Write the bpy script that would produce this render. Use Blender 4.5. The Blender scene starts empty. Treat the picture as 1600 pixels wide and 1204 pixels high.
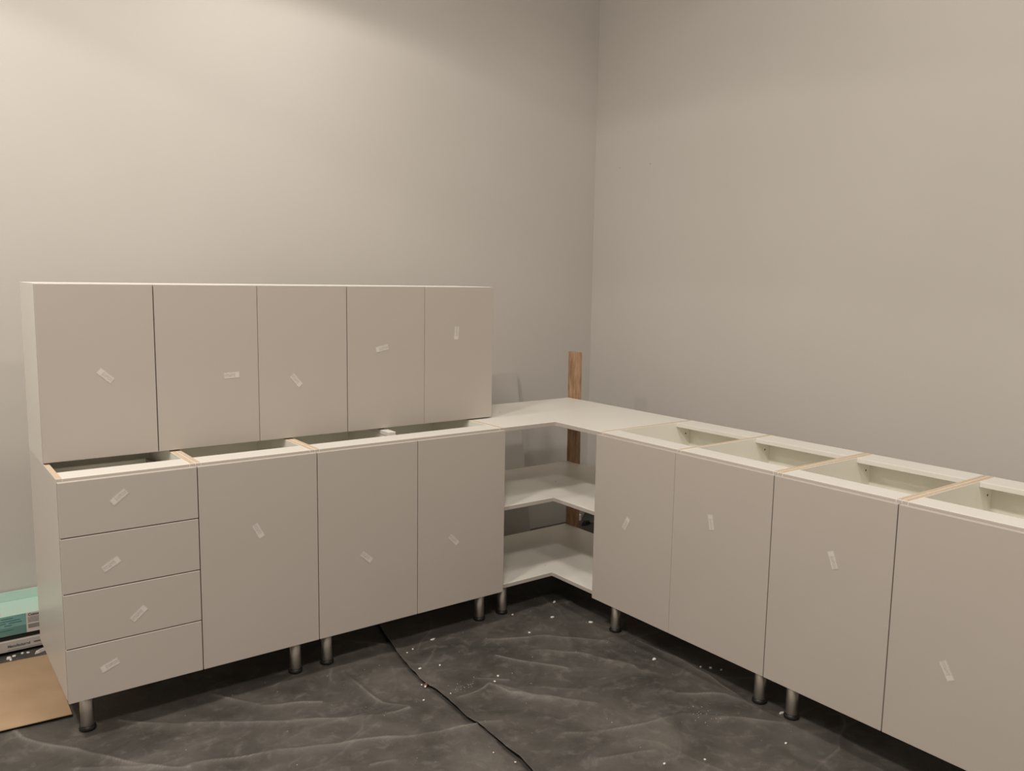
import bpy, bmesh, math, random
import numpy as np
from mathutils import Matrix, Vector

# ------------------------------------------------------------------ camera
SC = bpy.context.scene
COL = SC.collection
cam_d = bpy.data.cameras.new('camera')
cam = bpy.data.objects.new('camera', cam_d); COL.objects.link(cam)
cam_d.sensor_fit = 'HORIZONTAL'; cam_d.sensor_width = 36.0
cam_d.lens = 1310.14 / 1600 * 36.0
cam_d.clip_start = 0.02
RT = (0.799738, -0.600123, 0.016464); UP = (0.063112, 0.111314, 0.991779); FW = (0.597023, 0.792125, -0.126897)
M = Matrix(((RT[0], UP[0], -FW[0], -2.3856), (RT[1], UP[1], -FW[1], -2.8378), (RT[2], UP[2], -FW[2], 1.5051), (0, 0, 0, 1)))
cam.matrix_world = M
SC.camera = cam

# ------------------------------------------------------------------ world, lights, exposure
world = bpy.data.worlds.new('world'); SC.world = world; world.use_nodes = True
bg = world.node_tree.nodes['Background']
bg.inputs[0].default_value = (1.0, 0.93, 0.84, 1); bg.inputs[1].default_value = 0.0
SC.view_settings.view_transform = 'Standard'; SC.view_settings.look = 'None'
SC.view_settings.gamma = 1.0; SC.view_settings.exposure = -0.12
SC.view_settings.use_curve_mapping = False
SC.cycles.max_bounces = 8; SC.cycles.diffuse_bounces = 8
SC.cycles.sample_clamp_indirect = 4.0

CEIL = 4.6
def downlight(x, y, power, cone=146, z=3.05, blend=0.25, size=0.07, col=(1.0, 0.93, 0.865)):
    d = bpy.data.lights.new('downlight', 'SPOT')
    d.energy = power; d.spot_size = math.radians(cone); d.spot_blend = blend
    d.shadow_soft_size = size; d.color = col
    o = bpy.data.objects.new('downlight', d); COL.objects.link(o); o.location = (x, y, z)
    return o
def ceiling_panel(x, y, power, size=0.5, z=4.3, col=(1.0, 0.92, 0.835)):
    d = bpy.data.lights.new('ceiling_panel', 'AREA'); d.shape = 'DISK'; d.size = size
    d.energy = power; d.color = col
    o = bpy.data.objects.new('ceiling_panel', d); COL.objects.link(o); o.location = (x, y, z)
    return o
downlight(-0.98, 0.20, 17, cone=156, z=2.95, blend=0.06)
downlight(-0.98, 0.20, 4, cone=165, z=2.95, blend=0.05)
downlight(-2.90, 0.20, 34, cone=142, z=2.95, blend=0.05)
downlight(-2.90, 0.20, 9, cone=158, z=2.95, blend=0.08)
downlight(0.20, -1.50, 13, cone=143.6, z=3.6, blend=0.03)
downlight(0.20, -1.50, 8, cone=150.5, z=3.6, blend=0.03)
ceiling_panel(-1.40, -1.30, 38)
ceiling_panel(-3.30, -1.30, 106)
ceiling_panel(-1.40, -3.60, 48)
ceiling_panel(-3.30, -3.60, 92)

# ------------------------------------------------------------------ helpers
def tag(o, label=None, cat=None, group=None, kind=None):
    if label: o['label'] = label
    if cat: o['category'] = cat
    if group: o['group'] = group
    if kind: o['kind'] = kind
    return o
def link(name, me, mats, parent=None):
    o = bpy.data.objects.new(name, me); COL.objects.link(o)
    for m in (mats if isinstance(mats, (list, tuple)) else [mats]):
        if me.materials.find(m.name) < 0: me.materials.append(m)
    if parent is not None:
        o.parent = parent
        o.matrix_parent_inverse = parent.matrix_world.inverted()
    return o
def empty(name, loc):
    o = bpy.data.objects.new(name, None); COL.objects.link(o)
    o.location = loc; o.empty_display_size = 0.1
    o.matrix_world = Matrix.Translation(loc)
    return o
def box_mesh(name, x0, x1, y0, y1, z0, z1, bev=0.0008, up_mat=None, seg=1, edge=None):
    c = ((x0 + x1) / 2, (y0 + y1) / 2, (z0 + z1) / 2)
    bm = bmesh.new(); bmesh.ops.create_cube(bm, size=1.0)
    bmesh.ops.scale(bm, vec=(x1 - x0, y1 - y0, z1 - z0), verts=bm.verts)
    if bev: bmesh.ops.bevel(bm, geom=list(bm.edges), offset=bev, segments=seg, affect='EDGES', profile=0.5)
    if up_mat is not None:
        for f in bm.faces:
            if f.normal.z > 0.9: f.material_index = up_mat
    if edge is not None:
        ax, mi = edge
        for f in bm.faces:
            if f.normal[ax] < -0.9: f.material_index = mi
    me = bpy.data.meshes.new(name); bm.to_mesh(me); bm.free()
    return me, c
def box(name, x0, x1, y0, y1, z0, z1, mats, parent=None, bev=0.0008, up_mat=None, seg=1, edge=None):
    me, c = box_mesh(name, x0, x1, y0, y1, z0, z1, bev, up_mat, seg, edge)
    o = link(name, me, mats)
    o.location = c
    if parent is not None:
        o.parent = parent; o.location = Vector(c) - parent_world(parent)
    return o
def parent_world(p):
    v = Vector((0, 0, 0))
    while p is not None:
        v += p.location; p = p.parent
    return v
def prism_mesh(name, poly, z0, z1, bev=0.0008):
    bm = bmesh.new()
    vs = [bm.verts.new((x, y, z0)) for x, y in poly]
    f = bm.faces.new(vs)
    r = bmesh.ops.extrude_face_region(bm, geom=[f])
    bmesh.ops.translate(bm, vec=(0, 0, z1 - z0), verts=[g for g in r['geom'] if isinstance(g, bmesh.types.BMVert)])
    bmesh.ops.recalc_face_normals(bm, faces=bm.faces)
    if bev: bmesh.ops.bevel(bm, geom=list(bm.edges), offset=bev, segments=1, affect='EDGES')
    me = bpy.data.meshes.new(name); bm.to_mesh(me); bm.free()
    return me
def lathe_mesh(name, prof, n=32, smooth=True):
    bm = bmesh.new(); rings = []
    for r, z in prof:
        rings.append([bm.verts.new((r * math.cos(2 * math.pi * k / n), r * math.sin(2 * math.pi * k / n), z)) for k in range(n)])
    for a, b in zip(rings, rings[1:]):
        for k in range(n): bm.faces.new((a[k], a[(k + 1) % n], b[(k + 1) % n], b[k]))
    bm.faces.new(list(reversed(rings[0]))); bm.faces.new(rings[-1])
    for f in bm.faces: f.smooth = smooth and len(f.verts) == 4
    me = bpy.data.meshes.new(name); bm.to_mesh(me); bm.free()
    return me

# ------------------------------------------------------------------ materials
def nmat(name):
    m = bpy.data.materials.new(name); m.use_nodes = True
    nt = m.node_tree; b = nt.nodes['Principled BSDF']
    return m, nt, b
def N(nt, t, **kw):
    n = nt.nodes.new(t)
    for k, v in kw.items(): setattr(n, k, v)
    return n
def speckle(name, c0, c1, scale=6.0, rough=0.5, bump=0.0, bscale=300.0, detail=4, spec=0.5, coord='Object', stretch=None):
    m, nt, b = nmat(name)
    tc = N(nt, 'ShaderNodeTexCoord'); src = tc.outputs[coord]
    if stretch:
        mp = N(nt, 'ShaderNodeMapping'); mp.inputs['Scale'].default_value = stretch
        nt.links.new(src, mp.inputs[0]); src = mp.outputs[0]
    no = N(nt, 'ShaderNodeTexNoise'); no.inputs['Scale'].default_value = scale; no.inputs['Detail'].default_value = detail
    nt.links.new(src, no.inputs['Vector'])
    cr = N(nt, 'ShaderNodeValToRGB')
    cr.color_ramp.elements[0].position = 0.3; cr.color_ramp.elements[1].position = 0.7
    cr.color_ramp.elements[0].color = (*c0, 1); cr.color_ramp.elements[1].color = (*c1, 1)
    nt.links.new(no.outputs['Fac'], cr.inputs[0]); nt.links.new(cr.outputs[0], b.inputs['Base Color'])
    b.inputs['Roughness'].default_value = rough; b.inputs['Specular IOR Level'].default_value = spec
    if bump:
        n2 = N(nt, 'ShaderNodeTexNoise'); n2.inputs['Scale'].default_value = bscale; n2.inputs['Detail'].default_value = 3
        nt.links.new(src, n2.inputs['Vector'])
        bp = N(nt, 'ShaderNodeBump'); bp.inputs['Strength'].default_value = bump; bp.inputs['Distance'].default_value = 0.001
        nt.links.new(n2.outputs['Fac'], bp.inputs['Height']); nt.links.new(bp.outputs[0], b.inputs['Normal'])
    return m
def plain(name, c, rough=0.5, metal=0.0, spec=0.5):
    return speckle(name, tuple(x * 0.97 for x in c), tuple(min(1, x * 1.03) for x in c), 20, rough, spec=spec) if not metal else metal_mat(name, c, rough)
def metal_mat(name, c, rough):
    m, nt, b = nmat(name)
    tc = N(nt, 'ShaderNodeTexCoord'); mp = N(nt, 'ShaderNodeMapping'); mp.inputs['Scale'].default_value = (4, 4, 900)
    no = N(nt, 'ShaderNodeTexNoise'); no.inputs['Scale'].default_value = 1.0
    nt.links.new(tc.outputs['Object'], mp.inputs[0]); nt.links.new(mp.outputs[0], no.inputs['Vector'])
    mr = N(nt, 'ShaderNodeMapRange'); mr.inputs[3].default_value = rough - 0.06; mr.inputs[4].default_value = rough + 0.08
    nt.links.new(no.outputs['Fac'], mr.inputs[0]); nt.links.new(mr.outputs[0], b.inputs['Roughness'])
    b.inputs['Base Color'].default_value = (*c, 1); b.inputs['Metallic'].default_value = 1.0
    return m
WALL = speckle('wall_paint', (0.50, 0.475, 0.44), (0.52, 0.495, 0.46), 1.2, 0.75, bump=0.12, bscale=180, spec=0.25)
CEILM = speckle('ceiling_paint', (0.45, 0.43, 0.40), (0.47, 0.45, 0.42), 2, 0.9, spec=0.2)
SLAB = speckle('concrete_slab', (0.08, 0.078, 0.074), (0.13, 0.125, 0.12), 5, 0.8, bump=0.3, bscale=60)
DOORM = speckle('grey_door_lacquer', (0.445, 0.402, 0.358), (0.455, 0.412, 0.368), 3, 0.42, bump=0.05, bscale=500, spec=0.45)
WHITE = speckle('white_melamine', (0.69, 0.67, 0.62), (0.71, 0.69, 0.64), 4, 0.38, bump=0.03, bscale=400)
WHITEIN = speckle('white_lining_brightened', (0.84, 0.825, 0.75), (0.86, 0.845, 0.77), 4, 0.4, bump=0.03, bscale=400)  # greenish white lining, colour raised to stand in for bounced light inside
SIDEM = speckle('pale_grey_melamine', (0.60, 0.565, 0.52), (0.615, 0.58, 0.535), 4, 0.34, bump=0.03, bscale=400)
CHIP = speckle('raw_chipboard', (0.44, 0.345, 0.245), (0.62, 0.50, 0.37), 220, 0.85, bump=0.4, bscale=500)
STEEL = metal_mat('brushed_steel', (0.52, 0.49, 0.45), 0.34)
BLACKP = plain('black_plastic', (0.012, 0.011, 0.010), 0.45)
DRAWM = plain('grey_drawer_metal', (0.36, 0.35, 0.33), 0.4)
HOLE = plain('dark_hole', (0.05, 0.045, 0.04), 0.9)
WOOD = speckle('weathered_batten', (0.24, 0.125, 0.065), (0.44, 0.285, 0.175), 9, 0.75, bump=0.5, bscale=60, detail=8, stretch=(6, 6, 1.2))
HARDB = speckle('brown_hardboard', (0.35, 0.235, 0.14), (0.41, 0.285, 0.175), 7, 0.55, bump=0.15, bscale=120, detail=8)
CYAN = speckle('mint_cardboard', (0.44, 0.62, 0.54), (0.48, 0.66, 0.58), 5, 0.35, detail=6)
TEAL = speckle('teal_print', (0.17, 0.36, 0.34), (0.19, 0.39, 0.37), 6, 0.4)
TEAL2 = speckle('deep_teal_print', (0.11, 0.235, 0.215), (0.13, 0.26, 0.235), 6, 0.4)
LABELM = plain('white_label', (0.60, 0.55, 0.52), 0.5)
BOXW = speckle('white_cardboard', (0.44, 0.40, 0.37), (0.48, 0.44, 0.41), 6, 0.6)
DGREEN = plain('dark_green_board', (0.012, 0.018, 0.014), 0.5)
INK = plain('grey_ink', (0.13, 0.12, 0.12), 0.6)
TINK = plain('teal_ink', (0.06, 0.19, 0.20), 0.6)
BARC = plain('grey_block_print', (0.24, 0.22, 0.20), 0.6)
PLAST = speckle('white_plaster', (0.66, 0.63, 0.58), (0.8, 0.77, 0.72), 80, 0.85)
REDC = speckle('reddish_chip', (0.16, 0.05, 0.035), (0.25, 0.09, 0.06), 200, 0.7)
LEANM = speckle('grey_leaning_panel', (0.42, 0.395, 0.365), (0.435, 0.41, 0.38), 4, 0.5)

def sticker_mat():
    m, nt, b = nmat('label_film')
    tc = N(nt, 'ShaderNodeTexCoord'); sx = N(nt, 'ShaderNodeSeparateXYZ')
    nt.links.new(tc.outputs['Object'], sx.inputs[0])
    wv = N(nt, 'ShaderNodeTexNoise'); wv.inputs['Scale'].default_value = 190; wv.inputs['Detail'].default_value = 2
    nt.links.new(tc.outputs['Object'], wv.inputs['Vector'])
    cr = N(nt, 'ShaderNodeValToRGB')
    cr.color_ramp.elements[0].position = 0.42; cr.color_ramp.elements[0].color = (0.475, 0.435, 0.395, 1)
    cr.color_ramp.elements[1].position = 0.56; cr.color_ramp.elements[1].color = (0.56, 0.52, 0.48, 1)
    nt.links.new(wv.outputs['Fac'], cr.inputs[0]); nt.links.new(cr.outputs[0], b.inputs['Base Color'])
    b.inputs['Roughness'].default_value = 0.3
    return m
STK = sticker_mat()
STK2 = plain('label_paper', (0.62, 0.58, 0.54), 0.4)

def sheet_mat():
    m, nt, b = nmat('dark_plastic_film')
    tc = N(nt, 'ShaderNodeTexCoord')
    def noise(s, d=5, r=0.6, dist=0.0):
        n = N(nt, 'ShaderNodeTexNoise'); n.inputs['Scale'].default_value = s; n.inputs['Detail'].default_value = d
        n.inputs['Roughness'].default_value = r; n.inputs['Distortion'].default_value = dist
        nt.links.new(tc.outputs['Object'], n.inputs['Vector']); return n
    n1 = noise(2.6, 7, 0.65, 0.6); n2 = noise(17, 6, 0.7, 0.4); n3 = noise(140, 2)
    cr = N(nt, 'ShaderNodeValToRGB')
    cr.color_ramp.elements[0].position = 0.32; cr.color_ramp.elements[0].color = (0.036, 0.033, 0.030, 1)
    cr.color_ramp.elements[1].position = 0.72; cr.color_ramp.elements[1].color = (0.122, 0.111, 0.099, 1)
    nt.links.new(n1.outputs['Fac'], cr.inputs[0])
    cr2 = N(nt, 'ShaderNodeValToRGB')
    cr2.color_ramp.elements[0].position = 0.52; cr2.color_ramp.elements[0].color = (0, 0, 0, 1)
    cr2.color_ramp.elements[1].position = 0.78; cr2.color_ramp.elements[1].color = (0.5, 0.5, 0.5, 1)
    nt.links.new(n2.outputs['Fac'], cr2.inputs[0])
    at = N(nt, 'ShaderNodeAttribute'); at.attribute_name = 'scuff'
    ad = N(nt, 'ShaderNodeMath', operation='ADD', use_clamp=True)
    nt.links.new(cr2.outputs[0], ad.inputs[0]); nt.links.new(at.outputs['Fac'], ad.inputs[1])
    mx = N(nt, 'ShaderNodeMixRGB'); mx.inputs[2].default_value = (0.21, 0.195, 0.175, 1)
    nt.links.new(ad.outputs[0], mx.inputs[0]); nt.links.new(cr.outputs[0], mx.inputs[1])
    nt.links.new(mx.outputs[0], b.inputs['Base Color'])
    mr = N(nt, 'ShaderNodeMapRange'); mr.inputs[3].default_value = 0.42; mr.inputs[4].default_value = 0.7
    nt.links.new(n2.outputs['Fac'], mr.inputs[0]); nt.links.new(mr.outputs[0], b.inputs['Roughness'])
    bp = N(nt, 'ShaderNodeBump'); bp.inputs['Strength'].default_value = 0.35; bp.inputs['Distance'].default_value = 0.004
    nt.links.new(n2.outputs['Fac'], bp.inputs['Height']); nt.links.new(bp.outputs[0], b.inputs['Normal'])
    b.inputs['Specular IOR Level'].default_value = 0.4
    return m
FILM = sheet_mat()

# ------------------------------------------------------------------ the room
YB, XR = 1.03, 1.135            # faces of the left-hand and right-hand walls
XL, YF = -5.2, -5.6
tag(box('floor', XL - .1, XR + .1, YF - .1, YB + .1, -0.14, -0.02, SLAB, bev=0), kind='structure')
tag(box('ceiling', XL - .1, XR + .1, YF - .1, YB + .1, CEIL, CEIL + .1, CEILM, bev=0), kind='structure')
tag(box('wall_back', XL - .1, XR + .1, YB, YB + .1, -0.02, CEIL, WALL, bev=0), kind='structure')
tag(box('wall_right', XR, XR + .1, YF - .1, YB, -0.02, CEIL, WALL, bev=0), kind='structure')
tag(box('wall_left', XL - .1, XL, YF - .1, YB, -0.02, CEIL, WALL, bev=0), kind='structure')
tag(box('wall_front', XL, XR, YF - .1, YF, -0.02, CEIL, WALL, bev=0), kind='structure')

NAIL_ME = lathe_mesh('nail_hole', [(.0024, 0), (.0024, .0006)], 10)
for ny, nz in ((.821, 2.157), (.574, 2.156)):
    o = link('nail_hole', NAIL_ME, HOLE); wr = bpy.data.objects['wall_right']; o.parent = wr
    o.location = Vector((XR, ny, nz)) - wr.location; o.rotation_euler = (0, -math.pi / 2, 0)

# ------------------------------------------------------------------ plastic sheets on the floor
rng = np.random.RandomState(7)
def vnoise(x, y, cell, seed):
    r = np.random.RandomState(seed); n = 96
    g = r.rand(n, n) * 2 - 1
    u, v = x / cell + 31.3, y / cell + 47.7
    i, j = np.floor(u).astype(int), np.floor(v).astype(int); fu, fv = u - i, v - j
    fu = fu * fu * (3 - 2 * fu); fv = fv * fv * (3 - 2 * fv)
    a = g[i % n, j % n]; b_ = g[(i + 1) % n, j % n]; c = g[i % n, (j + 1) % n]; d = g[(i + 1) % n, (j + 1) % n]
    return a * (1 - fu) * (1 - fv) + b_ * fu * (1 - fv) + c * (1 - fu) * fv + d * fu * fv
RIDGES = [
 [(-1.519,.074),(-1.407,-.099),(-1.224,-.195)], [(-1.634,-.085),(-1.356,-.261),(-1.087,-.415),(-.999,-.424)],
 [(-1.702,-.317),(-1.25,-.5),(-.98,-.615),(-.854,-.635),(-.776,-.675)], [(-1.053,-.029),(-1.054,-.217),(-1.049,-.329),(-.998,-.408)],
 [(-1.087,.02),(-1.116,-.079)], [(-.634,-.465),(-.579,-.592),(-.432,-.768)],
 [(-.663,-.873),(-.447,-.962),(-.234,-1.005),(-.082,-1.139),(.02,-1.24)], [(.076,-.494),(.084,-.723),(.05,-.963),(.032,-1.07)],
 [(-.145,-.896),(.003,-1.001),(.03,-1.08)], [(-.662,-1.033),(-.485,-1.105)],
 [(-.805,-.462),(-.687,-.446),(-.652,-.434),(-.635,-.523),(-.538,-.649)], [(-.68,-.365),(-.587,-.443)],
 [(-2.128,.182),(-2.046,.036),(-1.974,-.051),(-1.881,-.182),(-1.811,-.257)], [(-1.826,.076),(-1.731,-.012),(-1.638,-.097)],
 [(-2.002,-.15),(-1.706,-.331)], [(-1.195,.302),(-.975,.236),(-.81,.099)], [(-1.183,-.677),(-1.267,-.647)],
 [(-.35,-.3),(-.2,-.45),(-.12,-.65)], [(-.5,-.25),(-.33,-.5)], [(-1.9,-.5),(-1.4,-.72),(-1.1,-.8)],
 [(.3,-1.3),(.02,-1.45),(-.3,-1.5)], [(-.45,-.1),(-.25,-.2),(-.05,-.42)]]
_r = random.Random(23)
FINE = []
for _ in range(34):
    px, py, an = _r.uniform(-2.1, .15), _r.uniform(-1.45, .1), _r.uniform(-.9, .5)
    pl = [(px, py)]
    for _k in range(_r.randint(2, 4)):
        an += _r.uniform(-.5, .5); st = _r.uniform(.05, .12)
        px += st * math.cos(an); py += st * math.sin(an); pl.append((px, py))
    FINE.append(pl)
LEGS = [(-1.922,.084),(-1.202,.078),(-1.073,.078),(-.344,.085),(-.218,.087),(.07,-.351),(.07,-1.098),(.07,-1.232)]
def sheet_height(x, y):
    h = 0.0035 * (vnoise(x, y, .33, 3) + .5 * vnoise(x, y, .16, 5))
    wx, wy = x + .10 * vnoise(x, y, .3, 11), y + .10 * vnoise(x, y, .3, 12)
    ridge = (1 - np.abs(vnoise(wx, wy * 1.6, .42, 21))) ** 9 * .5 + (1 - np.abs(vnoise(wx * 1.4, wy, .27, 22))) ** 12 * .28
    amp = np.clip(.5 + vnoise(x, y, .5, 25), .1, 1)
    h = h + 0.006 * ridge * amp
    sc = 0.30 * ridge * amp * (0.5 + 0.5 * vnoise(x, y, .06, 33))
    jx, jy = x + .012 * vnoise(x, y, .09, 41), y + .012 * vnoise(x, y, .09, 42)
    for k, pl in enumerate(RIDGES + FINE):
        wt = 1.0 if k < len(RIDGES) else .38
        dm = np.full(x.shape, 9.0)
        for (ax, ay), (bx, by) in zip(pl, pl[1:]):
            dx, dy = bx - ax, by - ay
            t = np.clip(((jx - ax) * dx + (jy - ay) * dy) / (dx * dx + dy * dy), 0, 1)
            dm = np.minimum(dm, np.hypot(jx - ax - t * dx, jy - ay - t * dy))
        w = .012
        h = h + wt * .0075 * np.exp(-(dm / (w * 1.2)) ** 1.2)
        sc = sc + wt * (.62 * np.exp(-(dm / .0042) ** 2) + .09 * np.exp(-(dm / .03) ** 2)) * np.clip(.75 + .7 * vnoise(x, y, .11, 70 + k), .1, 1.2)
    for lx, ly in LEGS:
        d = np.hypot(x - lx, y - ly)
        h = h * (1 - np.exp(-(d / .07) ** 4)) 
        sc = sc + .22 * np.exp(-((d - .036) / .012) ** 2) * (0.6 + .6 * vnoise(x, y, .04, 51))
    return h, np.clip(sc, 0, .9)
FOLD = [(-.55,1.2),(-.66,.7),(-.728,.311),(-.763,.188),(-.812,-.015),(-.828,-.1),(-.851,-.258),(-.848,-.339),(-.85,-.452),(-.857,-.524),(-.863,-.593),(-.854,-.635),(-.848,-.669),(-.848,-.723),(-.863,-.815),(-.863,-.891),(-.876,-.953),(-.895,-1.052),(-1.0,-1.6),(-1.1,-2.7)]
fy = np.array([p[1] for p in FOLD])[::-1]; fx = np.array([p[0] for p in FOLD])[::-1]
def fold_x(y): return np.interp(y, fy, fx)
def grid_object(name, X, Y, Z, S, mat):
    nr, nc = X.shape
    co = np.stack([X, Y, Z], -1).reshape(-1, 3)
    idx = np.arange(nr * nc).reshape(nr, nc)
    q = np.stack([idx[:-1, :-1], idx[:-1, 1:], idx[1:, 1:], idx[1:, :-1]], -1).reshape(-1, 4)
    me = bpy.data.meshes.new(name)
    me.vertices.add(len(co)); me.vertices.foreach_set('co', co.astype(np.float32).ravel())
    me.loops.add(q.size); me.loops.foreach_set('vertex_index', q.astype(np.int32).ravel())
    me.polygons.add(len(q)); me.polygons.foreach_set('loop_start', (np.arange(len(q)) * 4).astype(np.int32))
    me.update(calc_edges=True); me.validate()
    me.polygons.foreach_set('use_smooth', np.ones(len(q), dtype=bool))
    a = me.attributes.new('scuff', 'FLOAT', 'POINT'); a.data.foreach_set('value', S.astype(np.float32).ravel())
    return link(name, me, mat)
ys = np.concatenate([np.arange(-2.6, -1.75, .04), np.arange(-1.75, .35, .0065), np.arange(.35, 1.0, .02), [1.005, 1.015, 1.022]])
# sheet under the left run, running on beneath the other one
u = np.concatenate([np.linspace(-4.0, -2.3, 40)[:-1], np.linspace(-2.3, -.40, 290)])
Yg, Xg = np.meshgrid(ys, u, indexing='ij')
H, S = sheet_height(Xg, Yg)
lift = np.interp(Yg, [-1.2, -.98, -.80, -.72, -.64, -.60, -.45, -.3, -.1, .1, .4], [.006, .011, .009, .001, .0006, .008, .010, .007, .011, .009, .004])
Z = np.where(Xg > fold_x(Yg), np.minimum(H, 0) - .008, H - .6 * lift * np.exp(-((Xg - fold_x(Yg)) / .03) ** 2))
tag(grid_object('plastic_sheet', Xg, Yg, Z, S, FILM), 'dark grey plastic floor sheet under the drawer cabinet and the door cabinet beside it', 'floor covering', 'plastic sheets protecting the floor')
# sheet reaching under the right run, its raised creased edge lying over the first one
u = np.linspace(0, 1, 320)
Yg, Ug = np.meshgrid(ys, u, indexing='ij')
gx = fold_x(Yg) + .003 * vnoise(Yg, Yg * 0, .05, 61); Xg = gx + (1.13 - gx) * Ug
H, S = sheet_height(Xg, Yg)
dE = Xg - gx
lift = np.interp(Yg, [-1.2, -.98, -.80, -.72, -.64, -.60, -.45, -.3, -.1, .1, .4], [.006, .011, .009, .001, .0006, .008, .010, .007, .011, .009, .004])
Z = H + .001 + lift * np.exp(-(dE / .03) ** 1.2)
Z = Z + np.clip((Xg - 1.10) / .03, 0, 1) ** 2 * .004
Xg = np.c_[Xg[:, :1] + .0015, Xg]; Yg = np.c_[Yg[:, :1], Yg]; Z = np.c_[Z[:, :1] - .0016, Z]; S = np.c_[S[:, :1], S]
tag(grid_object('plastic_sheet', Xg, Yg, Z, S, FILM), 'dark grey plastic floor sheet between the cabinet runs, overlapping the other sheet', 'floor covering', 'plastic sheets protecting the floor')

# turned-up strip of film at the foot of the wall behind the right run
ys2 = np.linspace(-2.2, 1.02, 160); prof = [(1.07, .004), (1.10, .008), (1.118, .03), (1.126, .07), (1.128, .115)]
Yg = np.repeat(ys2[:, None], len(prof), 1); Xg = np.tile([p[0] for p in prof], (len(ys2), 1)); Zg = np.tile([p[1] for p in prof], (len(ys2), 1))
wob = vnoise(Yg, Yg * 0, .12, 81)
Xg = Xg - .004 * np.abs(wob); Zg = Zg * (1 + .12 * wob)
tag(grid_object('plastic_sheet', Xg, Yg, Zg, np.zeros_like(Xg), FILM), 'dark plastic film strip turned up against the wall behind the batten', 'floor covering', 'plastic sheets protecting the floor')

# ------------------------------------------------------------------ stickers, legs, doors
def sticker_mesh(L=.058, W=.024, flip=False):
    bm = bmesh.new()
    def slab(x0, x1, y0, y1, z1, mi):
        r = bmesh.ops.create_cube(bm, size=1.0)
        bmesh.ops.scale(bm, vec=(x1 - x0, y1 - y0, z1), verts=r['verts'])
        bmesh.ops.translate(bm, vec=((x0 + x1) / 2, (y0 + y1) / 2, z1 / 2), verts=r['verts'])
        for f in {f for v in r['verts'] for f in v.link_faces}: f.material_index = mi
    slab(-L / 2, L / 2, -W / 2, W / 2, .0005, 0)
    slab(L / 2 - .016, L / 2 - .002, -W / 2 + .002, W / 2 - .002, .0008, 1)
    slab(-L / 2 + .002, L / 2 - .018, W / 2 - .006, W / 2 - .003, .0008, 1)
    slab(-L / 2 + .002, L / 2 - .018, -W / 2 + .003, -W / 2 + .006, .0008, 1)
    me = bpy.data.meshes.new('sticker'); bm.to_mesh(me); bm.free()
    return me
STICK_ME = sticker_mesh()
STICK_ME.materials.append(STK); STICK_ME.materials.append(STK2)
def sticker(parent, pos, ang, facing):
    """pos in world, ang in degrees in the door plane (0 = along the run, positive = right end up)"""
    o = bpy.data.objects.new('sticker', STICK_ME); COL.objects.link(o)
    a = math.radians(ang)
    if facing == 'front':       # normal -y
        bx = Vector((math.cos(a), 0, math.sin(a))); nz = Vector((0, -1, 0))
    else:                        # normal -x, run goes -y to the viewer's right
        bx = Vector((0, -math.cos(a), math.sin(a))); nz = Vector((-1, 0, 0))
    by = nz.cross(bx)
    R = Matrix((bx, by, nz)).transposed()
    o.parent = parent
    o.location = Vector(pos) - parent_world(parent)
    o.rotation_euler = R.to_euler()
    o['label'] = 'pale translucent label'
    return o
LEG_ME = lathe_mesh('leg', [(.0205, .016), (.021, .018), (.021, .157)], 32)
FOOT_ME = lathe_mesh('foot', [(.023, 0.0), (.0262, .003), (.0262, .010), (.023, .0165), (.0205, .018)], 32)
LEG_ME.materials.append(STEEL); FOOT_ME.materials.append(BLACKP)
def leg(parent, x, y):
    o = bpy.data.objects.new('leg', LEG_ME); COL.objects.link(o); o.parent = parent
    o.location = Vector((x, y, 0)) - parent_world(parent); o['label'] = 'round brushed steel leg'
    f = bpy.data.objects.new('foot', FOOT_ME); COL.objects.link(f); f.parent = o; f['label'] = 'black plastic foot'
ZB, ZD, ZT, ZC = .150, .863, .872, .155      # door bottom, door top, carcass top, carcass bottom
T = .018
DB = .5566           # back of the left run
DR = .565            # back of the right run
G = .0016            # half of a door gap

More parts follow.
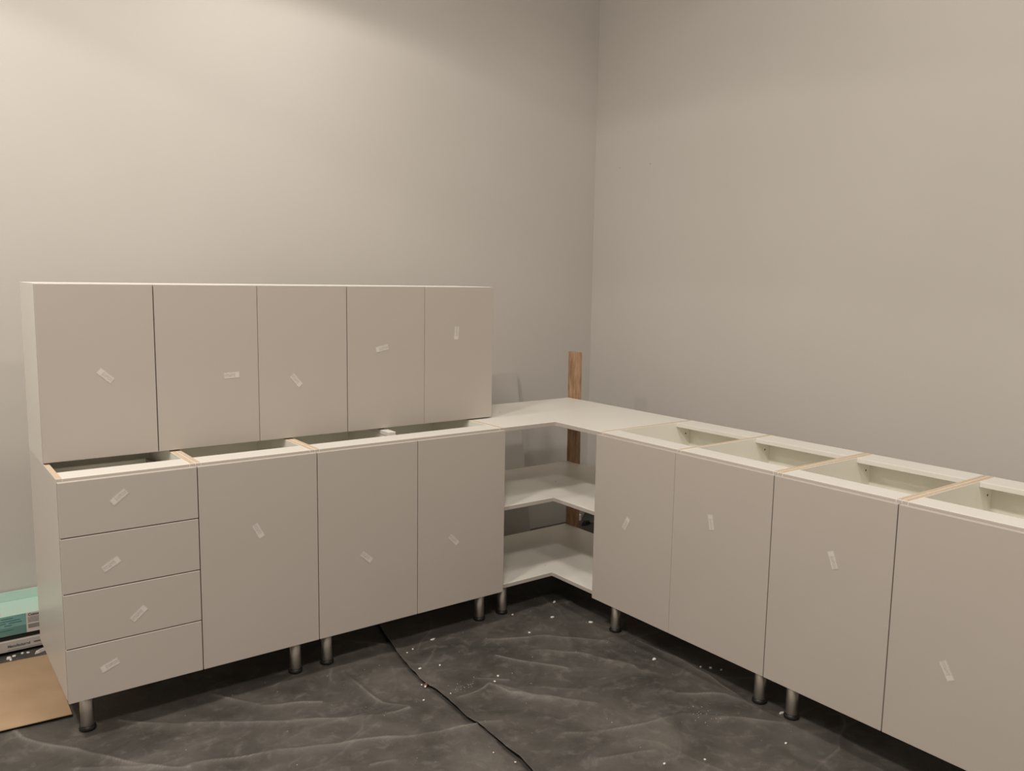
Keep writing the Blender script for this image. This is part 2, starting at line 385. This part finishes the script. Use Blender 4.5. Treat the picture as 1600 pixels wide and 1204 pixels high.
def cab_left(name, x0, x1, label, doors, legs, partition=None, side_mats=None):
    e = empty(name, ((x0 + x1) / 2, DB / 2, 0))
    tag(e, label, 'cabinet', 'base cabinets left of the corner')
    a, b = x0 + .0004, x1 - .0004
    sm = side_mats or WHITEIN
    box('side_panel', a, a + T, 0, DB, ZC, ZT, [sm, CHIP, DOORM], e, up_mat=1, edge=(1, 2))
    box('side_panel', b - T, b, 0, DB, ZC, ZT, [WHITEIN, CHIP, DOORM], e, up_mat=1, edge=(1, 2))
    box('bottom_panel', a + T, b - T, .001, DB - .004, ZC, ZC + T, WHITEIN, e)
    box('back_panel', a + T, b - T, DB - .02, DB - .016, ZC + T, ZT - .03, WHITEIN, e, bev=0)
    box('front_rail', a + T, b - T, 0, .097, ZT - T - .0006, ZT - .0006, [WHITE, DOORM], e, bev=.0008, edge=(1, 1))
    box('back_rail', a + T, b - T, DB - .11, DB, ZT - T - .0006, ZT - .0006, WHITE, e, bev=.0012)
    if doors[0][0] == 'door':
        for p, q in ([(a + T, partition - .0145), (partition + .0145, b - T)] if partition else [(a + T, b - T)]):
            box('shelf', p, q, .03, DB - .021, .53, .53 + T, WHITEIN, e)  # unseen shelf, added to bounce light up into the open top
    if partition:
        box('partition', partition - .014, partition + .014, .165, DB - .02, ZC + T, ZT - T - .0008, WHITEIN, e)
        box('top_stretcher', partition - .017, partition + .017, .165, DB - .112, ZT - T - .0004, ZT - .002, WHITE, e)
    for kind, d0, d1, st in doors:
        if kind == 'door':
            o = box('door', d0 + G, d1 - G, -.020, -.002, ZB, ZD, DOORM, e, bev=.0012)
            for px, pz, an in st: sticker(o, (px, -.0201, pz), an, 'front')
        else:
            zs = [ZD, .6865, .507, .328, ZB]
            for k in range(4):
                o = box('drawer', d0 + G, d1 - G, -.020, -.002, zs[k + 1] + (G if k < 3 else 0), zs[k] - (G if k else 0), DOORM, e, bev=.0012)
                px, pz, an = st[k]; sticker(o, (px, -.0201, pz), an, 'front')
                zb, zt = zs[k + 1] + .03, zs[k + 1] + .118
                w0, w1 = a + T + .013, b - T - .013
                for q0, q1 in ((w0, w0 + .012), (w1 - .012, w1)):
                    box('drawer_side', q0, q1, -.001, .49, zb, zt, DRAWM, o)
                box('drawer_bottom', w0 + .013, w1 - .013, -.001, .49, zb + .004, zb + .016, WHITEIN, o)
                box('drawer_back', w0 + .013, w1 - .013, .475, .49, zb + .017, zt, WHITEIN, o)
    for lx, ly in legs: leg(e, lx, ly)
    return e
L4, L3, L2, L1, CL = -1.9897, -1.5717, -1.1451, -.7212, -.2904
cab_left('base_cabinet', L4, L3, 'grey base cabinet with four drawers stacked one above another', 
    [('drawers', L4, L3, [(-1.816, .796, 218), (-1.848, .581, 30), (-1.772, .399, 40), (-1.865, .247, 202)])],
    [(-1.922, .084), (-1.922, .48), (-1.66, .48)], side_mats=SIDEM)
cab_left('base_cabinet', L3, L2, 'single-door grey base cabinet beside the stack of drawers',
    [('door', L3, L2, [(-1.369, .608, -62)])], [(-1.202, .078), (-1.202, .48)])
cab_left('base_cabinet', L2, CL, 'two-door grey base cabinet between the single door and the open corner shelves',
    [('door', L2, L1, [(-.948, .432, -42)]), ('door', L1, CL, [(-.55, .429, -45)])],
    [(-1.073, .078), (-.344, .085), (-1.073, .48), (-.344, .48)], partition=-.735)

def cab_right(y0, y1, label, doors, legs, partition=None):
    """y0 is the end nearer the corner (larger y)"""
    e = empty('base_cabinet', (DR / 2, (y0 + y1) / 2, 0))
    tag(e, label, 'cabinet', 'base cabinets right of the corner')
    a, b = y1 + .0004, y0 - .0004
    box('side_panel', 0, DR, a, a + T, ZC, ZT, [WHITEIN, CHIP, DOORM], e, up_mat=1, edge=(0, 2))
    box('side_panel', 0, DR, b - T, b, ZC, ZT, [WHITEIN, CHIP, DOORM], e, up_mat=1, edge=(0, 2))
    box('bottom_panel', .001, DR - .004, a + T, b - T, ZC, ZC + T, WHITEIN, e)
    box('back_panel', DR - .02, DR - .016, a + T, b - T, ZC + T, ZT - T - .001, WHITEIN, e, bev=0)
    bays = [(a + T, b - T)]
    if partition:
        box('partition', 0, DR, partition - T / 2, partition + T / 2, ZC + T, ZT, [WHITEIN, CHIP, DOORM], e, up_mat=1, edge=(0, 2))
        bays = [(a + T, partition - T / 2), (partition + T / 2, b - T)]
    for p, q in bays:
        box('front_rail', 0, .095, p, q, ZT - T - .0006, ZT - .0006, [WHITE, DOORM], e, bev=.0008, edge=(0, 1))
        box('back_rail', .45, DR, p, q, ZT - T - .0006, ZT - .0006, WHITE, e, bev=.0012)
        box('shelf', .03, DR - .021, p, q, .53, .53 + T, WHITEIN, e)  # unseen inner shelf, added so its bounce brightens the upper interior
        o = link('screw_hole', HOLE_ME, HOLE); o.parent = e
        o.location = Vector((.515, q - .0003, ZT - .055)) - parent_world(e); o.rotation_euler = (math.pi / 2, 0, 0)
        o['label'] = 'small dark screw hole'
    for d0, d1, px, pz, an in doors:
        o = box('door', -.020, -.002, d1 + (.0005 if partition and d1 == R1 else G), d0 - (.0005 if partition and d0 == R1 else G), ZB, ZD, DOORM, e, bev=.0012)
        sticker(o, (-.0201, px, pz), an, 'left')
    for lx, ly in legs: leg(e, lx, ly)
    return e
HOLE_ME = lathe_mesh('screw_hole', [(.0035, 0), (.0035, .0008)], 12)
CR, R1, R2, R3, R4 = -.2908, -.7306, -1.170, -1.602, -2.045
cab_right(CR, R2, 'two-door grey base cabinet adjoining the open corner shelves, with an open divided top',
    [(CR, R1 , -.483, .525, 62), (R1, R2, -.914, .637, 102)], [(.07, -.351), (.07, -1.098), (.48, -.351), (.48, -1.098)], partition=R1)
cab_right(R2, R3, 'single-door grey base cabinet next to the cabinet cut off by the picture edge',
    [(R2, R3, -1.404, .635, 112)], [(.07, -1.232), (.48, -1.232)])
cab_right(R3, R4, 'single-door grey base cabinet cut off by the right edge of the picture',
    [(R3, R4, -1.779, .416, -60)], [(.07, -1.98), (.48, -1.98)])

# ------------------------------------------------------------------ open corner cabinet
e = empty('corner_cabinet', (.1, .1, 0))
tag(e, 'open white L-shaped corner shelves on steel legs between the two cabinet runs', 'cabinet')
BX, BY = .5578, DB
def l_board(name, z1, th, lab):
    poly = [(CL + .0006, 0), (0, 0), (0, CR + .0006), (BX, CR + .0006), (BX, BY), (CL + .0006, BY)]
    me = prism_mesh(name, [(x - .1, y - .1) for x, y in poly], z1 - th, z1, .0012)
    o = link(name, me, [WHITE, DOORM]); o.parent = e; o['label'] = lab
    for f in me.polygons:
        if abs(f.normal.z) < .1: f.material_index = 1
l_board('top_board', .8718, .019, 'white L-shaped top board')
l_board('shelf', .5238, .018, 'white L-shaped middle shelf')
l_board('shelf', .1733, .018, 'white L-shaped bottom shelf')
for lx, ly in ((-.218, .087), (-.218, .48), (.48, .46), (.48, -.22)): leg(e, lx, ly)
SMUDGE = [(-.061, .339, .8717), (.20, .227, .5237), (.032, .087, .1732)]
CAP_ME = lathe_mesh('screw_cap', [(.006, 0), (.006, .0006), (.004, .0012)], 16)
CAPM = plain('grey_cap', (0.50, 0.48, 0.44), 0.5)
for p in SMUDGE:
    o = link('screw_cap', CAP_ME, CAPM); o.parent = e; o.location = Vector(p) - parent_world(e); o['label'] = 'small grey screw cap'

# ------------------------------------------------------------------ wall cabinets standing on the base run
WY, WZ0, WZ1, WD0, WD1 = .2299, .8732, 1.4645, .8774, 1.4627
WX = [-1.9897, -1.6295, -1.2640, -.9013, -.5416, -.1860]
WST = [(-1.791, 1.156, 138), (-1.366, 1.134, 2), (-1.117, 1.10, -50), (-.745, 1.21, 192), (-.381, 1.264, 266)]
def wall_cab(i0, i1, label):
    x0, x1 = WX[i0], WX[i1]
    e = empty('wall_cabinet', ((x0 + x1) / 2, (WY + DB) / 2, WZ0))
    tag(e, label, 'cabinet', 'wall cabinets standing on the base cabinets')
    a, b, y0 = x0 + .0003, x1 - .0003, WY + .020
    box('side_panel', a, a + T, y0, DB, WZ0, WZ1, WHITE, e)
    box('side_panel', b - T, b, y0, DB, WZ0, WZ1, WHITE, e)
    box('top_panel', a + T, b - T, y0, DB, WZ1 - T, WZ1, WHITE, e)
    box('bottom_panel', a + T, b - T, y0, DB, WZ0, WZ0 + T, WHITE, e)
    box('back_panel', a + T, b - T, DB - .012, DB - .008, WZ0 + T, WZ1 - T, WHITE, e, bev=0)
    box('shelf', a + T, b - T, y0 + .02, DB - .013, 1.16, 1.16 + T, WHITE, e)
    for k in range(i0, i1):
        o = box('door', WX[k] + (G if k > i0 else .0004), WX[k + 1] - (G if k + 1 < i1 else .0012), WY, WY + T, WD0, WD1, DOORM, e, bev=.0012)
        px, pz, an = WST[k]; sticker(o, (px, WY - .0001, pz), an, 'front')
wall_cab(0, 2, 'two-door grey wall cabinet standing above the drawers, at the outer end of the row')
wall_cab(2, 4, 'two-door grey wall cabinet in the middle of the upper row')
wall_cab(4, 5, 'narrow single-door grey wall cabinet next to the corner board')

# ------------------------------------------------------------------ batten behind the corner shelves
def batten():
    bm = bmesh.new()
    r = random.Random(5)
    nz = 40; rings = []
    for k in range(nz + 1):
        z = 0.002 + 1.118 * k / nz
        j = [r.uniform(-.0012, .0012) for _ in range(4)]
        s = .016 * z / 1.12
        rings.append([bm.verts.new(p) for p in ((.5605, .468 + s + j[0], z), (.5785 + j[1] * .3, .468 + s + j[0], z), (.5785 + j[2] * .3, .5545 + s + j[3], z), (.5605, .5545 + s + j[3], z))])
    for a, b in zip(rings, rings[1:]):
        for q in range(4): bm.faces.new((a[q], a[(q + 1) % 4], b[(q + 1) % 4], b[q]))
    bm.faces.new(rings[-1]); bm.faces.new(list(reversed(rings[0])))
    bmesh.ops.recalc_face_normals(bm, faces=bm.faces)
    me = bpy.data.meshes.new('wooden_batten'); bm.to_mesh(me); bm.free()
    return tag(link('wooden_batten', me, WOOD), 'rough reddish brown wooden batten standing upright behind the corner shelves', 'batten')
batten()

# leaning panel behind the upper row
me, c = box_mesh('leaning_panel', -.30, .30, -.009, .009, 0, .965, .001)
o = link('leaning_panel', me, LEANM)
for v in o.data.vertices: v.co.z += .4825
tag(o, 'thin grey panel leaning against the wall behind the narrow wall cabinet', 'panel')
o.location = (.243, .848, .008); o.rotation_euler = (-math.asin(.165 / .97), 0, 0)

# ------------------------------------------------------------------ flat-pack boxes and hardboard at the left edge
FY = .85
bw = box('flat_box', -2.75, -1.72, FY, YB - .012, .012, .056, BOXW, bev=.002)
tag(bw, 'flat white cardboard box with printed line, lowest of the pile by the wall', 'box', 'flat boxes piled by the wall')
bw.name = 'flat_box'
bd = box('flat_box', -2.74, -1.74, FY + .012, YB - .012, .0562, .0775, DGREEN, bev=.001)
tag(bd, 'thin dark green board slab between the white and mint boxes', 'box', 'flat boxes piled by the wall')
be = empty('flat_box', (-2.2, 1.0, .0777))
tag(be, 'mint green cardboard box with white label on top of the pile', 'box', 'flat boxes piled by the wall')
box('body', -2.75, -1.72, FY, YB - .012, .0778, .160, CYAN, be, bev=.0015)
def flatpart(name, x0, x1, z0, z1, mat, parent, off=.0006, lab=None, y=FY):
    p = box(name, x0, x1, y - off, y - off + .0005, z0, z1, mat, parent, bev=0)
    if lab: p['label'] = lab
    return p
flatpart('printed_band', -2.745, -2.000, .112, .1585, TEAL, be, .0006, 'teal printed band')
flatpart('printed_band', -2.745, -2.000, .0785, .112, TEAL2, be, .0006, 'deep teal printed band')
lb = flatpart('label', -1.999, -1.85, .0785, .1585, LABELM, be, .0007, 'white paper label')
flatpart('print_block', -1.994, -1.87, .094, .111, BARC, lb, .0014)
for k, (z, w) in enumerate(((.137, .085), (.131, .07), (.125, .09), (.119, .06))):
    flatpart('print_line', -1.994, -1.994 + w, z, z + .0022, INK, lb, .0014)
for z, segs in ((.147, ((-2.30, -2.10), (-2.085, -2.045))), (.137, ((-2.25, -2.02),)), (.128, ((-2.3, -2.14), (-2.12, -2.07), (-2.06, -2.015))), (.119, ((-2.3, -2.09), (-2.075, -2.05))), (.100, ((-2.3, -2.12), (-2.10, -2.045)))):
    for s0, s1 in segs: flatpart('print_line', s0, s1, z, z + .0035, TINK, be, .0013)
def text(body, x, z, size, mat, parent, y, bold=0.0):
    cu = bpy.data.curves.new('printed_text', 'FONT'); cu.body = body; cu.size = size; cu.extrude = .0002; cu.offset = bold
    tmp = bpy.data.objects.new('tmp', cu); COL.objects.link(tmp)
    me = bpy.data.meshes.new_from_object(tmp.evaluated_get(bpy.context.evaluated_depsgraph_get()))
    bpy.data.objects.remove(tmp)
    me.materials.clear()
    o = link('printed_text', me, mat); o.parent = parent
    o.location = Vector((x, y, z)) - parent_world(parent); o.rotation_euler = (math.pi / 2, 0, 0)
    return o
text('Customer', -1.993, .1455, .014, INK, lb, FY - .0016, .0006)
text('Manufactured', -2.068, .030, .014, INK, bw, FY - .0004, .0006)
flatpart('print_line', -1.978, -1.90, .0315, .0375, INK, bw, .0006)
flatpart('print_line', -2.068, -1.90, .018, .0205, BARC, bw, .0006)
# folded paper flap on top of the mint box
ff = box('lid_flap', -2.74, -1.73, YB - .011, YB - .007, .15, .199, CYAN, be); ff['label'] = 'raised mint cardboard flap'
fl = box('tape_strip', -2.115, -2.082, FY + .004, FY + .15, .1601, .1606, LABELM, be, bev=0); fl['label'] = 'white tape strip'
hb = prism_mesh('hardboard_sheet', [(-2.95, .262), (-1.951, .188), (-1.938, .735), (-2.90, .802)], .0125, .0165, .0006)
tag(link('hardboard_sheet', hb, HARDB), 'brown hardboard sheet lying flat on the floor beside the drawer cabinet', 'board')

# ------------------------------------------------------------------ plaster flakes on the floor
def flake(pos, sx, sy, rot, label, mat=PLAST, seed=0, h=.004, group=None, cat='debris', name='plaster_flake', zoff=None):
    r = random.Random(seed)
    bm = bmesh.new(); n = 7
    b0, t0 = [], []
    for k in range(n):
        a = 2 * math.pi * k / n + r.uniform(-.25, .25); q = r.uniform(.75, 1.1)
        b0.append(bm.verts.new((sx * q * math.cos(a), sy * q * math.sin(a), 0)))
        t0.append(bm.verts.new((sx * q * .8 * math.cos(a), sy * q * .8 * math.sin(a), h * r.uniform(.7, 1.1))))
    for k in range(n): bm.faces.new((b0[k], b0[(k + 1) % n], t0[(k + 1) % n], t0[k]))
    bm.faces.new(t0); bm.faces.new(list(reversed(b0)))
    me = bpy.data.meshes.new(name); bm.to_mesh(me); bm.free()
    o = link(name, me, mat)
    z = zoff if zoff is not None else float(sheet_height(np.array([pos[0]]), np.array([pos[1]]))[0][0]) + .001
    o.location = (pos[0], pos[1], z); o.rotation_euler = (0, 0, rot)
    return tag(o, label, cat, group)
GF = 'white plaster flakes on the plastic sheet'
flake((-.62, .028), .014, .008, .3, 'flat rectangular white chip on the sheet in front of the two-door left cabinet', seed=1, group=GF, h=.002)
flake((.052, .039), .016, .006, .6, 'thin white curled flake under the open corner shelves', seed=2, group=GF)
flake((-.065, -.088), .010, .006, 0, 'small white flake in front of the open corner shelves', seed=3, group=GF)
flake((.039, -.228), .013, .007, -.5, 'white flake beside the first leg of the right-hand cabinets', seed=4, group=GF)
flake((.001, -.645), .010, .007, .2, 'white flake at the shadow edge below the second right-hand door', seed=5, group=GF)
flake((-.854, -.304), .010, .008, .2, 'reddish chip with white crumbs lying on the sheet fold', mat=REDC, seed=6, cat='debris', name='red_chip')
flake((-1.961, .814), .028, .009, .45, 'longish white plaster lump in front of the white flat box', seed=7, h=.012, group=GF)
flake((.066, -1.195), .012, .006, 0, 'white flake wedged beside the leg nearest the picture bottom', seed=8, group=GF)
flake((-2.069, .819), .012, .009, 0, 'largest white lump in front of the mint box pile', seed=9, h=.008, group=GF)
flake((1.054, 1.005), .03, .022, .4, 'white lump lying in the far room corner behind the batten', seed=10, h=.035, group=GF)
flake((1.026, .908), .05, .02, .2, 'dark lump in the far room corner behind the shelves', mat=BLACKP, seed=11, h=.02, name='dark_lump')
def crumbs():
    r = random.Random(12)
    pts = [(-.738,-.01,4),(-.774,-.027,4),(-.809,-.186,5),(-.726,-.198,4),(-.59,-.397,4.5),(-.63,-.431,4),(-.815,-.414,4),(-.919,-.398,4),(-.91,-.814,3),(-.887,-.899,3),
           (-.51,-1.175,4),(-.387,-1.233,3.5),(-.092,-1.324,4),(-.251,-.158,4),(-.195,.036,4.5),(-2.05,.827,6),(-2.021,.834,6),(-2.002,.828,5),(-1.974,.753,5),(-2.065,.796,5),(-2.076,.751,4),
           (.126,-.827,6),(.10,-.80,5),(.15,-.86,4),(-.845,-.297,4.5),(-.862,-.315,4.5),(-.866,-.295,3.5),(-.842,-.318,3.5)]
    for _ in range(36): pts.append((-.776 + r.gauss(0, .04), -.401 + r.gauss(0, .025), r.uniform(.5, 1.2)))
    for _ in range(90): pts.append((r.uniform(-1.9, .1), r.uniform(-1.3, .15), r.uniform(.5, 1.3)))
    for _ in range(25): pts.append((r.gauss(-.16, .05), r.gauss(-1.06, .04), r.uniform(.5, 1.2)))
    bm = bmesh.new()
    P = np.array(pts); hz = sheet_height(P[:, 0], P[:, 1])[0]
    for (x, y, s), z in zip(pts, hz):
        m = Matrix.Translation((x, y, float(z) + .0015 + s * .0004)) @ Matrix.Rotation(r.uniform(0, 6), 4, 'Z') @ Matrix.Diagonal((s * .001 * r.uniform(.8, 1.7), s * .001, s * .0008, 1))
        bmesh.ops.create_icosphere(bm, subdivisions=1, radius=1.0, matrix=m)
    me = bpy.data.meshes.new('plaster_crumbs'); bm.to_mesh(me); bm.free()
    tag(link('plaster_crumbs', me, PLAST), 'tiny white plaster crumbs scattered over the plastic sheets', 'debris', kind='stuff')
crumbs()
